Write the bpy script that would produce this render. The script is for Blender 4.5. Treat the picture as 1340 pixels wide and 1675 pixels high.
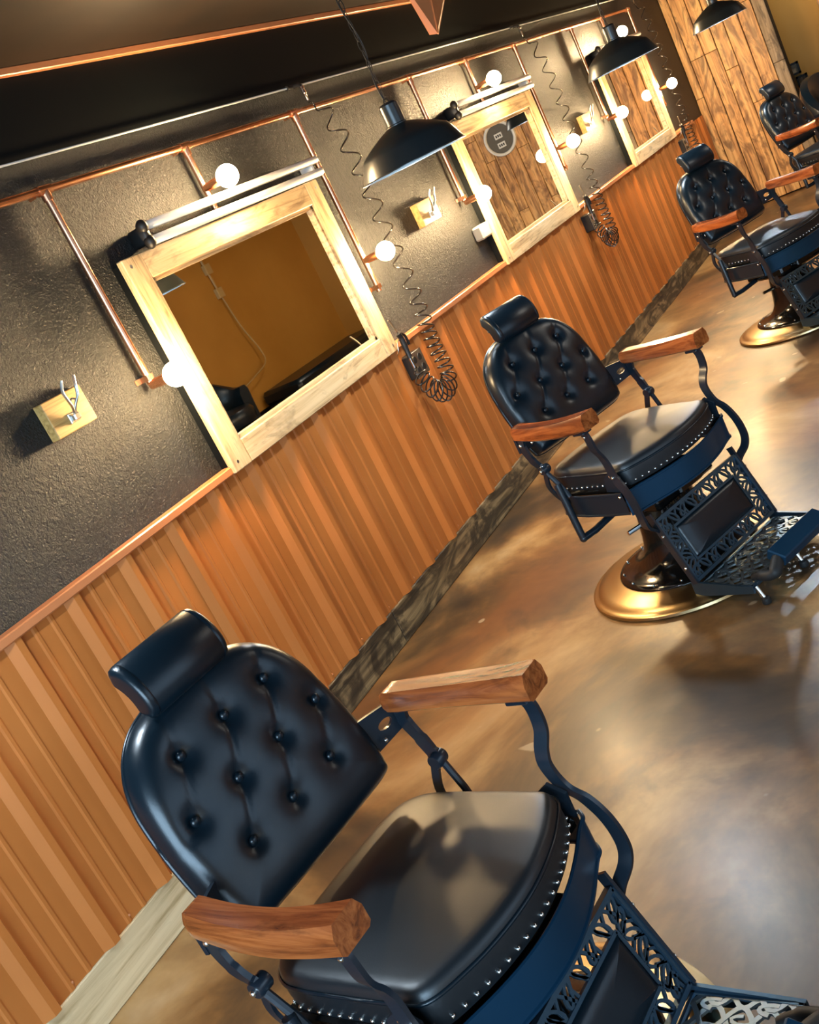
import bpy, math, random
from mathutils import Vector, Matrix

# ------------------------------------------------------------------ scene, camera, light
for o in list(bpy.data.objects):
    bpy.data.objects.remove(o, do_unlink=True)
sc = bpy.context.scene
col = sc.collection
random.seed(7)

F_PX = 1780.0
ROT = ((0.42041, -0.79465, -0.43784), (-0.44583, 0.23871, -0.86270), (0.79004, 0.55789, -0.25392))  # camera right, down, forward in world axes
def _orth():
    r = Vector(ROT[0]).normalized(); f = Vector(ROT[2]); f = (f - r * f.dot(r)).normalized()
    d = f.cross(r)
    return r, d, f
r_, d_, f_ = _orth()
cam_d = bpy.data.cameras.new('camera')
cam_d.sensor_fit = 'HORIZONTAL'
cam_d.sensor_width = 36.0
cam_d.lens = F_PX / 1340.0 * 36.0
cam_d.clip_start = 0.02
cam = bpy.data.objects.new('camera', cam_d)
col.objects.link(cam)
m = Matrix.Identity(4)
for i in range(3):
    m[i][0] = r_[i]; m[i][1] = -d_[i]; m[i][2] = -f_[i]
m[0][3], m[1][3], m[2][3] = 0.0, 0.0, 1.5
cam.matrix_world = m
sc.camera = cam

world = bpy.data.worlds.new('world'); sc.world = world
world.use_nodes = True
world.node_tree.nodes['Background'].inputs[0].default_value = (0.62, 0.78, 1.0, 1)
world.node_tree.nodes['Background'].inputs[1].default_value = 0.5

vs = sc.view_settings
vs.view_transform = 'Standard'
vs.look = 'None'
vs.gamma = 1.0
vs.use_curve_mapping = False
vs.exposure = 1.25

BULB_W = 225.0        # emission of the warm globe bulbs
PEND_W = 420.0        # emission of the cool pendant bulbs
def area_light(name, loc, rot, sx, sy, power, color):
    l = bpy.data.lights.new(name, 'AREA'); l.shape = 'RECTANGLE'; l.size = sx; l.size_y = sy
    l.energy = power; l.color = color
    o = bpy.data.objects.new(name, l); col.objects.link(o)
    o.location = loc; o.rotation_euler = rot
    return o
# daylight standing outside the shop windows
area_light('window_daylight', (-2.72, -0.2, 1.35), (math.radians(90), 0, math.radians(-90)), 3.6, 1.9, 160, (0.50, 0.76, 1.0))
area_light('window_daylight', (1.6, -2.72, 1.35), (math.radians(90), 0, 0), 3.6, 1.9, 9, (0.50, 0.76, 1.0))

# ------------------------------------------------------------------ helpers
class MB:
    """collects geometry, builds ONE mesh object"""
    def __init__(s): s.v = []; s.f = []; s.mi = []
    def add(s, vs_, fs, mi=0):
        b = len(s.v); s.v += [tuple(p) for p in vs_]
        for f in fs: s.f.append(tuple(i + b for i in f)); s.mi.append(mi)
        return s
    def box(s, x0, x1, y0, y1, z0, z1, bev=0.0, mat=None, mi=0):
        b = min(bev, (x1-x0)*.45, (y1-y0)*.45, (z1-z0)*.45)
        if b <= 0:
            P = [(x, y, z) for z in (z0, z1) for y in (y0, y1) for x in (x0, x1)]
            Fc = [(0,2,3,1),(4,5,7,6),(0,1,5,4),(2,6,7,3),(0,4,6,2),(1,3,7,5)]
        else:
            P = []; idx = {}
            def vid(p):
                k = tuple(round(c, 6) for c in p)
                if k not in idx: idx[k] = len(P); P.append(p)
                return idx[k]
            X = (x0, x1); Y = (y0, y1); Z = (z0, z1); Fc = []
            def pt(ix, iy, iz, ax):
                sx = b if ix == 0 else -b; sy = b if iy == 0 else -b; sz = b if iz == 0 else -b
                return (X[ix] + (0 if ax == 0 else sx), Y[iy] + (0 if ax == 1 else sy), Z[iz] + (0 if ax == 2 else sz))
            for s_ in (0, 1):
                q = [vid(pt(s_, a, c, 0)) for a, c in ((0,0),(1,0),(1,1),(0,1))]; Fc.append(q if s_ else q[::-1])
                q = [vid(pt(a, s_, c, 1)) for a, c in ((0,0),(0,1),(1,1),(1,0))]; Fc.append(q if s_ else q[::-1])
                q = [vid(pt(a, c, s_, 2)) for a, c in ((0,0),(1,0),(1,1),(0,1))]; Fc.append(q if s_ else q[::-1])
            for a in (0, 1):
                for c in (0, 1):
                    Fc.append([vid(pt(0,a,c,1)), vid(pt(1,a,c,1)), vid(pt(1,a,c,2)), vid(pt(0,a,c,2))])
                    Fc.append([vid(pt(a,0,c,0)), vid(pt(a,1,c,0)), vid(pt(a,1,c,2)), vid(pt(a,0,c,2))])
                    Fc.append([vid(pt(a,c,0,0)), vid(pt(a,c,1,0)), vid(pt(a,c,1,1)), vid(pt(a,c,0,1))])
                    for e in (0, 1): Fc.append([vid(pt(a,c,e,0)), vid(pt(a,c,e,1)), vid(pt(a,c,e,2))])
        if mat is not None: P = [tuple(mat @ Vector(p)) for p in P]
        return s.add(P, Fc, mi)
    def lathe(s, prof, n=32, c=(0, 0, 0), axis='Z', mi=0, closed=False):
        P = []; Fc = []; k = len(prof)
        for i in range(n):
            a = 2*math.pi*i/n; ca, sa = math.cos(a), math.sin(a)
            for (r, h) in prof:
                if axis == 'Z': P.append((c[0]+r*ca, c[1]+r*sa, c[2]+h))
                elif axis == 'Y': P.append((c[0]+r*ca, c[1]+h, c[2]+r*sa))
                else: P.append((c[0]+h, c[1]+r*ca, c[2]+r*sa))
        for i in range(n):
            j = (i+1) % n
            for q in range(k-1): Fc.append((i*k+q, j*k+q, j*k+q+1, i*k+q+1))
            if closed: Fc.append((i*k+k-1, j*k+k-1, j*k, i*k))
        return s.add(P, Fc, mi)
    def tube(s, path, r, n=8, cap=True, mi=0, closed=False):
        path = [Vector(p) for p in path]; L = len(path)
        rr = r if isinstance(r, (list, tuple)) else [r]*L
        P = []; Fc = []
        t0 = (path[1]-path[0]).normalized()
        up = Vector((0, 0, 1)) if abs(t0.z) < .9 else Vector((1, 0, 0))
        nrm = (up - t0*up.dot(t0)).normalized()
        for i in range(L):
            if closed: t = path[(i+1) % L]-path[i-1]
            else: t = path[min(i+1, L-1)]-path[max(i-1, 0)]
            t = t.normalized() if t.length > 1e-9 else t0
            nrm = nrm - t*nrm.dot(t)
            nrm = nrm.normalized() if nrm.length > 1e-6 else Vector((0, 1, 0))
            bn = t.cross(nrm)
            for j in range(n):
                a = 2*math.pi*j/n
                P.append(path[i] + (nrm*math.cos(a)+bn*math.sin(a))*rr[i])
        for i in range(L if closed else L-1):
            k = (i+1) % L
            for j in range(n):
                l = (j+1) % n
                Fc.append((i*n+j, i*n+l, k*n+l, k*n+j))
        if cap and not closed:
            Fc.append(tuple(range(n))[::-1]); Fc.append(tuple((L-1)*n+j for j in range(n)))
        return s.add(P, Fc, mi)
    def bar(s, path, w, t, side, mi=0, closed=False):
        """flat bar along path; `side` = direction of its width w, thickness t across"""
        path = [Vector(p) for p in path]; L = len(path); P = []; Fc = []
        ww = w if isinstance(w, (list, tuple)) else [w]*L
        for i in range(L):
            tg = (path[(i+1) % L]-path[i-1]) if closed else (path[min(i+1, L-1)]-path[max(i-1, 0)])
            tg = tg.normalized(); sd = Vector(side); sd = (sd - tg*sd.dot(tg)).normalized(); nn = tg.cross(sd)
            for a, b in ((-1,-1),(1,-1),(1,1),(-1,1)):
                P.append(path[i]+sd*(a*ww[i]/2)+nn*(b*t/2))
        for i in range(L if closed else L-1):
            k = (i+1) % L
            for j in range(4): Fc.append((i*4+j, i*4+(j+1) % 4, k*4+(j+1) % 4, k*4+j))
        if not closed: Fc.append((3,2,1,0)); Fc.append(tuple((L-1)*4+j for j in range(4)))
        return s.add(P, Fc, mi)
    def ball(s, c, r, nu=12, nv=8, sc_=(1,1,1), mi=0):
        P = []; Fc = []
        for i in range(nv+1):
            t = math.pi*i/nv
            for j in range(nu):
                a = 2*math.pi*j/nu
                P.append((c[0]+r*sc_[0]*math.sin(t)*math.cos(a), c[1]+r*sc_[1]*math.sin(t)*math.sin(a), c[2]+r*sc_[2]*math.cos(t)))
        for i in range(nv):
            for j in range(nu): Fc.append((i*nu+j, (i+1)*nu+j, (i+1)*nu+(j+1) % nu, i*nu+(j+1) % nu))
        return s.add(P, Fc, mi)
    def build(s, name, mat, parent=None, smooth=None, loc=None):
        me = bpy.data.meshes.new(name); me.from_pydata(s.v, [], s.f); me.update()
        import bmesh as _b
        bm = _b.new(); bm.from_mesh(me); _b.ops.remove_doubles(bm, verts=bm.verts, dist=1e-6)
        _b.ops.recalc_face_normals(bm, faces=bm.faces); bm.to_mesh(me); bm.free()
        mats = mat if isinstance(mat, (list, tuple)) else [mat]
        for q in mats: me.materials.append(q)
        if smooth is not None:
            for p in me.polygons: p.use_smooth = True
            me.set_sharp_from_angle(angle=math.radians(smooth))
        o = bpy.data.objects.new(name, me); col.objects.link(o)
        if parent: o.parent = parent
        if loc: o.location = loc
        return o

def empty(name, loc=(0,0,0), rz=0):
    o = bpy.data.objects.new(name, None); col.objects.link(o); o.location = loc; o.rotation_euler = (0, 0, rz)
    o.empty_display_size = .1
    return o
def tag(o, label=None, cat=None, group=None, kind=None):
    if label: o['label'] = label
    if cat: o['category'] = cat
    if group: o['group'] = group
    if kind: o['kind'] = kind
    return o
def copy_tree(o, parent=None):
    c = o.copy(); col.objects.link(c)
    if parent: c.parent = parent
    for ch in list(o.children): copy_tree(ch, c)
    return c
def catmull(pts, n=8, closed=False):
    P = [Vector(p) for p in pts]; L = len(P); out = []
    rng = range(L if closed else L-1)
    for i in rng:
        g = lambda k: P[k % L] if closed else P[max(0, min(L-1, k))]
        p0, p1, p2, p3 = g(i-1), g(i), g(i+1), g(i+2)
        for j in range(n):
            t = j/n
            out.append(.5*((2*p1)+(-p0+p2)*t+(2*p0-5*p1+4*p2-p3)*t*t+(-p0+3*p1-3*p2+p3)*t**3))
    if not closed: out.append(P[-1])
    return out

# ------------------------------------------------------------------ materials
def mat(name, color, rough=.5, metal=0.0, spec=.5, coat=0.0, coat_r=.1):
    m_ = bpy.data.materials.new(name); m_.use_nodes = True
    b = m_.node_tree.nodes['Principled BSDF']
    b.inputs['Base Color'].default_value = (*color, 1); b.inputs['Roughness'].default_value = rough
    b.inputs['Metallic'].default_value = metal; b.inputs['Specular IOR Level'].default_value = spec
    b.inputs['Coat Weight'].default_value = coat; b.inputs['Coat Roughness'].default_value = coat_r
    return m_
class NT:
    def __init__(s, m_): s.t = m_.node_tree; s.b = s.t.nodes['Principled BSDF']
    def n(s, typ, **kw):
        x = s.t.nodes.new(typ)
        for k, v in kw.items():
            if k.startswith('in_'): x.inputs[k[3:].replace('_', ' ')].default_value = v
            else: setattr(x, k, v)
        return x
    def l(s, a, b): s.t.links.new(a, b)
    def coords(s, scale=(1,1,1), rnd=True, src='Object'):
        tc = s.n('ShaderNodeTexCoord'); mp = s.n('ShaderNodeMapping'); mp.inputs['Scale'].default_value = scale
        s.l(tc.outputs[src], mp.inputs['Vector'])
        if rnd:
            oi = s.n('ShaderNodeObjectInfo'); mu = s.n('ShaderNodeMath', operation='MULTIPLY'); mu.inputs[1].default_value = 37.0
            s.l(oi.outputs['Random'], mu.inputs[0]); cx = s.n('ShaderNodeCombineXYZ')
            for k in range(3): s.l(mu.outputs[0], cx.inputs[k])
            s.l(cx.outputs[0], mp.inputs['Location'])
        return mp.outputs[0]
    def noise(s, vec, scale, detail=4, rough=.55, dist=0.0):
        x = s.n('ShaderNodeTexNoise'); x.inputs['Scale'].default_value = scale; x.inputs['Detail'].default_value = detail
        x.inputs['Roughness'].default_value = rough; x.inputs['Distortion'].default_value = dist
        s.l(vec, x.inputs['Vector']); return x.outputs['Fac']
    def ramp(s, fac, stops):
        x = s.n('ShaderNodeValToRGB'); e = x.color_ramp.elements
        while len(e) > 1: e.remove(e[-1])
        e[0].position = stops[0][0]; e[0].color = (*stops[0][1], 1)
        for p, c in stops[1:]:
            k = e.new(p); k.color = (*c, 1)
        s.l(fac, x.inputs['Fac']); return x.outputs['Color']
    def mix(s, fac, a, b, blend='MIX'):
        x = s.n('ShaderNodeMix', data_type='RGBA', blend_type=blend)
        if isinstance(fac, float): x.inputs['Factor'].default_value = fac
        else: s.l(fac, x.inputs['Factor'])
        for k, v in ((6, a), (7, b)):
            if isinstance(v, tuple): x.inputs[k].default_value = (*v, 1)
            else: s.l(v, x.inputs[k])
        return x.outputs[2]
    def bump(s, h, strength, dist):
        x = s.n('ShaderNodeBump'); x.inputs['Strength'].default_value = strength; x.inputs['Distance'].default_value = dist
        s.l(h, x.inputs['Height']); s.l(x.outputs[0], s.b.inputs['Normal'])
    def base(s, c): s.l(c, s.b.inputs['Base Color'])
    def rough(s, c): s.l(c, s.b.inputs['Roughness'])

def wood(name, light, mid, dark, axis, burn=.5, rough=.55, grain=26, coat=0.0):
    """sawn board; grain runs along `axis` (0,1,2); burn = how much scorched brown covers it"""
    m_ = mat(name, mid, rough, coat=coat); t = NT(m_)
    s = [grain]*3; s[axis] = grain*.05
    v = t.coords(tuple(s)); g = t.noise(v, 1.0, 6, .65, 1.2)
    c = t.ramp(g, [(.3, dark), (.46, mid), (.62, light)])
    s2 = [5]*3; s2[axis] = 1.7
    v2 = t.coords(tuple(s2)); w = t.noise(v2, 1.6, 4, .6, 2.5)
    bf = t.ramp(w, [(.62-.3*burn, (0,0,0)), (.78-.3*burn, (1,1,1))])
    sep = t.n('ShaderNodeSeparateColor'); t.l(bf, sep.inputs[0])
    mu = t.n('ShaderNodeMath', operation='MULTIPLY'); t.l(sep.outputs[0], mu.inputs[0]); mu.inputs[1].default_value = min(1.0, .45+burn*.5)
    c2 = t.mix(mu.outputs[0], c, tuple(k*.8 for k in dark))
    t.base(c2); t.bump(g, .35, .002)
    return m_

M = {}
# black orange-peel painted wall
M['wall_black'] = mat('black_textured_paint', (.013, .014, .0135), .46, spec=.42)
t = NT(M['wall_black']); v = t.coords((1,1,1), False)
a = t.noise(v, 120, 4, .65, .6); b = t.noise(v, 45, 3, .6, .3)
ma = t.n('ShaderNodeMath', operation='MULTIPLY'); t.l(b, ma.inputs[0]); ma.inputs[1].default_value = .8
mm = t.n('ShaderNodeMath', operation='ADD'); t.l(a, mm.inputs[0]); t.l(ma.outputs[0], mm.inputs[1]); t.bump(mm.outputs[0], 1.0, .009)
M['black_smooth'] = mat('black_smooth_paint', (.004, .005, .0055), .6, spec=.10)
M['ceiling'] = mat('dark_brown_ceiling', (.075, .045, .026), .6, spec=.12)
t = NT(M['ceiling']); v = t.coords((1,1,1), False); t.base(t.ramp(t.noise(v, 1.3, 3), [(.3, (.010,.007,.005)), (.7, (.027,.015,.008))]))
M['copper_paint'] = mat('copper_painted_sheet', (.55, .17, .03), .40, spec=.35)
t = NT(M['copper_paint']); v = t.coords((1,1,1)); t.base(t.ramp(t.noise(v, 2.0, 3), [(.3, (.48,.145,.028)), (.7, (.58,.19,.042))]))
M['copper_cap'] = mat('copper_painted_trim', (.56, .20, .075), .35, spec=.5)
M['copper'] = mat('copper_pipe', (.78, .38, .22), .26, metal=1.0)
t = NT(M['copper']); v = t.coords((1,1,1)); t.base(t.ramp(t.noise(v, 9, 4), [(.3, (.62,.27,.14)), (.7, (.86,.46,.28))]))
M['rail_white'] = mat('pale_enamel_rail', (.9, .87, .82), .3)
M['black_iron'] = mat('black_iron', (.02, .018, .017), .45, metal=.3)
M['steel'] = mat('zinc_steel', (.62, .63, .62), .28, metal=1.0)
M['chrome'] = mat('chrome', (.8, .8, .8), .12, metal=1.0)
M['white_plastic'] = mat('white_plastic', (.75, .74, .7), .4)
M['frame_wood'] = wood('scorched_pine_frame', (.74, .54, .30), (.62, .42, .21), (.22, .12, .05), 0, .28, .5, 30)
M['frame_wood_v'] = wood('scorched_pine_frame_upright', (.74, .54, .30), (.62, .42, .21), (.22, .12, .05), 2, .28, .5, 30)
M['plank'] = wood('torched_wall_plank', (.82, .47, .17), (.62, .30, .09), (.14, .055, .018), 2, .52, .5, 18)
M['plank_grey'] = wood('weathered_grey_plank', (.40, .29, .18), (.26, .18, .10), (.07, .045, .025), 2, .5, .6, 18)
M['base_dark'] = wood('scorched_baseboard', (.44, .30, .14), (.22, .145, .065), (.022, .015, .009), 0, .72, .55, 20)
M['base_pale'] = wood('bare_pine_baseboard', (.82, .64, .38), (.70, .52, .29), (.42, .28, .12), 0, .0, .55, 24)
M['block_wood'] = wood('bare_pine_block', (.78, .48, .16), (.66, .37, .11), (.36, .17, .04), 0, .0, .5, 40)
M['arm_wood'] = wood('varnished_red_wood', (.42, .115, .028), (.27, .062, .014), (.07, .015, .006), 1, .25, .22, 34, .5)
M['mirror'] = mat('silvered_glass', (.90, .87, .80), .012, metal=1.0)
M['leather'] = mat('black_leather', (.003, .009, .0145), .30, spec=.5)
t = NT(M['leather']); v = t.coords((1,1,1)); t.bump(t.noise(v, 420, 2), .12, .001)
M['leather_seat'] = mat('black_seat_leather', (.006, .009, .012), .42, spec=.65)
t = NT(M['leather_seat']); v = t.coords((1,1,1)); t.bump(t.noise(v, 380, 2), .10, .001)
M['chair_metal'] = mat('blue_black_enamel', (.010, .017, .026), .28, spec=.6)
M['apron'] = mat('blue_black_enamel_apron', (.010, .055, .115), .30, metal=.55)
M['cast'] = mat('blue_cast_iron', (.055, .105, .155), .36, metal=.8)
M['grate'] = mat('lamplit_cast_grate', (.22, .26, .28), .40, metal=.9)  # paler than the cast iron: lamplight on the grate put into its colour
M['bell'] = mat('gloss_black_enamel', (.004, .004, .004), .12, spec=.6)
M['bronze'] = mat('bronze_plate', (.48, .34, .17), .30, metal=1.0)
M['stud'] = mat('bright_nail', (.85, .85, .82), .2, metal=1.0)
M['rubber'] = mat('black_rubber', (.012, .012, .012), .6)
M['shade'] = mat('black_enamel_shade', (.014, .018, .020), .30, spec=.6)
M['shade_in'] = mat('white_enamel_inside', (.8, .8, .78), .4)
M['tan'] = mat('ochre_wall_paint', (.40, .215, .05), .6)
t = NT(M['tan']); v = t.coords((1,1,1), False); t.base(t.ramp(t.noise(v, 1.1, 4), [(.3, (.44,.20,.026)), (.7, (.54,.26,.042))]))
M['hose'] = mat('black_hose', (.012, .010, .009), .25, spec=.6)
M['glass'] = bpy.data.materials.new('window_glass'); M['glass'].use_nodes = True
nt = M['glass'].node_tree; nt.nodes.clear()
o_ = nt.nodes.new('ShaderNodeOutputMaterial'); mx = nt.nodes.new('ShaderNodeMixShader'); tr = nt.nodes.new('ShaderNodeBsdfTransparent'); gl = nt.nodes.new('ShaderNodeBsdfGlossy')
gl.inputs['Roughness'].default_value = .02; mx.inputs[0].default_value = .06
nt.links.new(tr.outputs[0], mx.inputs[1]); nt.links.new(gl.outputs[0], mx.inputs[2]); nt.links.new(mx.outputs[0], o_.inputs[0])
def emit(name, color, strength):
    m_ = bpy.data.materials.new(name); m_.use_nodes = True; n = m_.node_tree; n.nodes.clear()
    o = n.nodes.new('ShaderNodeOutputMaterial'); e = n.nodes.new('ShaderNodeEmission')
    e.inputs[0].default_value = (*color, 1); e.inputs[1].default_value = strength; n.links.new(e.outputs[0], o.inputs[0])
    return m_
M['bulb'] = emit('warm_globe_bulb', (1.0, .70, .36), BULB_W)
M['pend_bulb'] = emit('cool_pendant_bulb', (.74, .88, 1.0), PEND_W)
# stained, sealed concrete
M['floor'] = mat('stained_concrete', (.2, .12, .06), .3, spec=.5, coat=.2, coat_r=.25)
t = NT(M['floor']); v = t.coords((1,1,1), False)
n1 = t.noise(v, 1.25, 6, .6, .5); n2 = t.noise(v, .75, 4, .55, .8); n3 = t.noise(v, 2.3, 6, .6, .6); n4 = t.noise(v, 14, 5, .6)
c = t.ramp(n1, [(.34, (.016,.011,.007)), (.44, (.075,.042,.016)), (.53, (.21,.108,.035)), (.62, (.38,.235,.095)), (.73, (.50,.37,.21))])
og = t.ramp(n2, [(.48, (0,0,0)), (.62, (1,1,1))])
c = t.mix(t.mix(.45, (0,0,0), og), c, (.28, .10, .026))
dk = t.ramp(n3, [(.52, (0,0,0)), (.68, (1,1,1))])
c = t.mix(t.mix(.7, (0,0,0), dk), c, (.035, .027, .019))
c = t.mix(.22, c, t.ramp(n4, [(.3, (.3,.3,.3)), (.7, (1,1,1))]), 'MULTIPLY')
sp = t.noise(v, 9.0, 1.0, .3)
c = t.mix(t.mix(.55, (0,0,0), t.ramp(sp, [(.745, (0,0,0)), (.765, (1,1,1))])), c, (.50, .40, .26))
t.base(c)
rr = t.n('ShaderNodeMapRange'); t.l(n3, rr.inputs[0]); rr.inputs[3].default_value = .30; rr.inputs[4].default_value = .46; t.rough(rr.outputs[0])
t.bump(n4, .04, .004)

# ------------------------------------------------------------------ the room
YW = 2.5; XF = 10.35; ZC = 2.355; YR = -2.6; XB = -2.6; XT = 11.2
def struct(o): o['kind'] = 'structure'; return o
struct(MB().box(XB-.2, XT+.1, YR-.2, YW+.12, -.1, 0).build('floor', M['floor']))
struct(MB().box(XB-.2, XT+.1, YR-.2, YW+.12, ZC, ZC+.1).build('ceiling', M['ceiling']))
wl = struct(MB().box(XB, XT, YW, YW+.12, 0, 2.085).build('wall_left', M['wall_black']))
MB().box(XB, XT, YW-.006, YW+.12, 2.085, ZC).build('upper_band', M['black_smooth'], wl)
struct(MB().box(XB, XF, YW-.03, YW-.006, ZC-.024, ZC, .003).build('trim_1', M['copper_cap']))
struct(MB().box(XB, 9.82, 2.452, YW, .945, .972, .004).build('trim_2', M['copper_cap']))

# ribbed metal wainscot: sheets of four ribs
RP = .2286; X0R = 1.6185 % RP
def rib_profile():
    # (dx, height) over one pitch starting at the left foot of the main rib
    return [(0, 0), (.026, .019), (.048, .019), (.058, 0), (.097, 0), (.103, .0035), (.112, .0035), (.118, 0), (.160, 0), (.166, .0035), (.175, .0035), (.181, 0), (RP, 0)]
prof = []
for k in range(4): prof += [(dx+k*RP, h) for dx, h in rib_profile()[:-1]]
prof.append((4*RP, 0))
mb = MB(); P = []
for (dx, h) in prof:
    for z in (.1405, .95): P.append((dx, -h, z))
mb.add(P, [(2*i, 2*i+2, 2*i+3, 2*i+1) for i in range(len(prof)-1)])
scr = MB()
for k in range(4):
    for dx in (.085, ):
        scr.ball((k*RP+dx+.03, -.002, .158), .0045, 8, 6, (1, .8, 1))
first = None
for i in range(-4, 11):
    x = X0R + 4*RP*i
    if i == -4: x0p = x
    if x > XF-.9: continue
    if first is None:
        first = mb.build('metal_panel', M['copper_paint'], wl, 20); first.location = (x, 2.482, 0)
        so = scr.build('screw_row', M['copper_cap'], first, 40); so['kind'] = 'stuff'
        firsts = so
    else:
        c = first.copy(); col.objects.link(c); c.location = (x, 2.482, 0)
        s2 = firsts.copy(); col.objects.link(s2); s2.parent = c
pe = MB(); pe.add([p for dx, h in rib_profile() for p in ((dx, -h, .1405), (dx, -h, .95))], [(2*i, 2*i+2, 2*i+3, 2*i+1) for i in range(12)])
pe.build('metal_panel', M['copper_paint'], wl, 20, loc=(X0R+44*RP, 2.482, 0))
# baseboard: separate lengths of board
bb = struct(empty('baseboard_left', (0, 0, 0)))
bb['kind'] = 'structure'
for i, (xa, xb, mt) in enumerate(((-2.5, .45, 'base_dark'), (.45, 1.76, 'base_pale'), (1.76, 3.1, 'base_dark'), (3.1, 5.53, 'base_dark'), (5.53, 7.9, 'base_dark'), (7.9, XF, 'base_dark'))):
    MB().box(-(xb-xa)/2+.0015, (xb-xa)/2-.0015, -.0125, .0125, 0, .14, .003).build('board', M[mt], bb, loc=((xa+xb)/2, 2.4875, 0))

# far wall: torched planks, an opening, planks again
wb = struct(MB().box(XF+.02, XF+.14, 1.70, YW, 0, ZC).build('wall_back', M['black_smooth']))
wb2 = struct(MB().box(XF+.02, XF+.14, -.4, 1.33, 0, ZC).build('wall_back_inner', M['black_smooth']))
struct(MB().box(XT, XT+.1, YR-.2, YW, 0, ZC).build('wall_back_ochre', M['tan']))
rnd = random.Random(3)
def planks(parent, ya, yb, widths=None, post=True):
    y = ya; i = 0
    while y > yb+.02:
        w = widths[i] if widths and i < len(widths) else rnd.uniform(.105, .135)
        w = min(w, y-yb)
        cut = rnd.choice((.55, 1.08, 1.2, 1.65, 1.4, .85))
        grey = post and (y-w <= yb+.02)
        for (za, zb) in ((.01, cut), (cut, ZC)):
            th = rnd.uniform(.017, .026)
            MB().box(-th, 0, -w/2+.0032, w/2-.0032, -(zb-za)/2+.0015, (zb-za)/2-.0015, .003).build('plank', M['plank_grey' if grey else 'plank'], parent, loc=(XF+.02, y-w/2, (za+zb)/2))
        y -= w; i += 1
planks(wb, YW, 1.70, (.075, .13, .115, .12, .127, .133, .10))
planks(wb2, 1.33, -.4, post=False)

# right wall and the wall behind the camera with shop windows
def wall_with_window(name, n, along, fixed, a0, a1, w0, w1, z0, z1, thick):
    mb = MB()
    def bx(p0, p1, q0, q1):
        if along == 'x': mb.box(p0, p1, fixed-thick, fixed, q0, q1)
        else: mb.box(fixed-thick, fixed, p0, p1, q0, q1)
    bx(a0, w0, 0, ZC); bx(w1, a1, 0, ZC); bx(w0, w1, 0, z0); bx(w0, w1, z1, ZC)
    struct(mb.build(name, M['tan']))
    wnd = struct(empty('window_%d' % n))
    f = MB()
    def fb(p0, p1, q0, q1):
        if along == 'x': f.box(p0, p1, fixed-.07, fixed-.02, q0, q1, .003)
        else: f.box(fixed-.07, fixed-.02, p0, p1, q0, q1, .003)
    fb(w0, w0+.05, z0, z1); fb(w1-.05, w1, z0, z1); fb(w0, w1, z0, z0+.05); fb(w0, w1, z1-.05, z1)
    k = 3
    for j in range(1, k): xx = w0+(w1-w0)*j/k; fb(xx-.025, xx+.025, z0, z1)
    f.build('window_frame', M['black_smooth'], wnd)
    for j in range(k):
        p0 = w0+(w1-w0)*j/k; p1 = w0+(w1-w0)*(j+1)/k; g = MB()
        if along == 'x': g.box(p0, p1, fixed-.048, fixed-.042, z0, z1)
        else: g.box(fixed-.048, fixed-.042, p0, p1, z0, z1)
        g.build('pane', M['glass'], wnd)
wall_with_window('wall_right', 1, 'x', YR, XB-.2, XT+.1, -.2, 3.4, .4, 2.3, .1)
wall_with_window('wall_front', 2, 'y', XB, YR, YW, -2.0, 1.6, .4, 2.3, .1)
MB().box(4.2, XT, YR, YR+.02, 0, .16, .003).build('baseboard_right', M['black_smooth'])['kind'] = 'structure'

# ------------------------------------------------------------------ wall stations
STX = [-.052, 2.552, 5.156, 7.76]
PY = 2.468; PZ = 1.985; PRAD = .0125
HEADX = {0: (-.4, 2.36), 1: (.9, 4.96), 2: (4.96, 7.57), 3: (7.57, 9.245)}
NAME = ['round the mirror outside the picture', 'round the mirror reflecting ochre wall', 'round the mirror reflecting a round sign', 'round the mirror next to plank wall']
def light_rig(i):
    x0 = STX[i]
    root = empty('copper_pipe_light', (x0, PY, PZ))
    tag(root, 'copper pipe wall light with three globe bulbs ' + NAME[i], 'wall light', 'copper pipe lights over the mirrors')
    a, b = HEADX[i]
    MB().tube([(a-x0, 0, 0), (b-x0, 0, 0)], PRAD, 12).build('header_pipe', M['copper'], root, 40)
    for dx, zend, zb in ((0, 1.335, 1.33), (.722, 1.722, 1.828), (1.485, 1.19, 1.33)):
        dp = MB().tube([(dx, 0, -.012), (dx, 0, zend-PZ)], PRAD*.95, 12).build('drop_pipe', M['copper'], root, 40)
        MB().tube([(dx-.028, 0, 0), (dx+.028, 0, 0)], PRAD*1.28, 12).tube([(dx, 0, 0), (dx, 0, -.034)], PRAD*1.28, 12).build('tee', M['copper'], root, 40)
        # strap to wall
        st = MB().bar([(dx-.03, .03, zend-PZ+.02), (dx-.016, .03, zend-PZ+.02), (dx-.014, -.012, zend-PZ+.02), (dx+.014, -.012, zend-PZ+.02), (dx+.016, .03, zend-PZ+.02), (dx+.03, .03, zend-PZ+.02)], .018, .002, (0, 0, 1))
        st.build('strap', M['copper'], root)
        MB().tube([(dx-.05, .02, -.012), (dx-.05, -.004, -.012)], .006, 8).build('strap', M['copper'], root)
        # elbow, socket and globe standing out from the wall
        sk = MB().tube([(dx, 0, zb-PZ), (dx, -.035, zb-PZ)], PRAD*1.2, 12).lathe([(.0, 0), (.017, -.0), (.017, -.04), (.0, -.04)], 14, (dx, -.033, zb-PZ), 'Y')
        sk.build('socket', M['copper'], root, 40)
        bu = MB(); prof_ = []
        for k in range(17):
            an = math.pi*k/16; prof_.append((.040*math.sin(an), -.040*math.cos(an)))
        bu.lathe([(r, h) for r, h in prof_], 24, (dx, -.112, zb-PZ), 'Y')
        bu.build('bulb', M['bulb'], root, 60)
    return root
for i in range(1, 4): light_rig(i)

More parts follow.
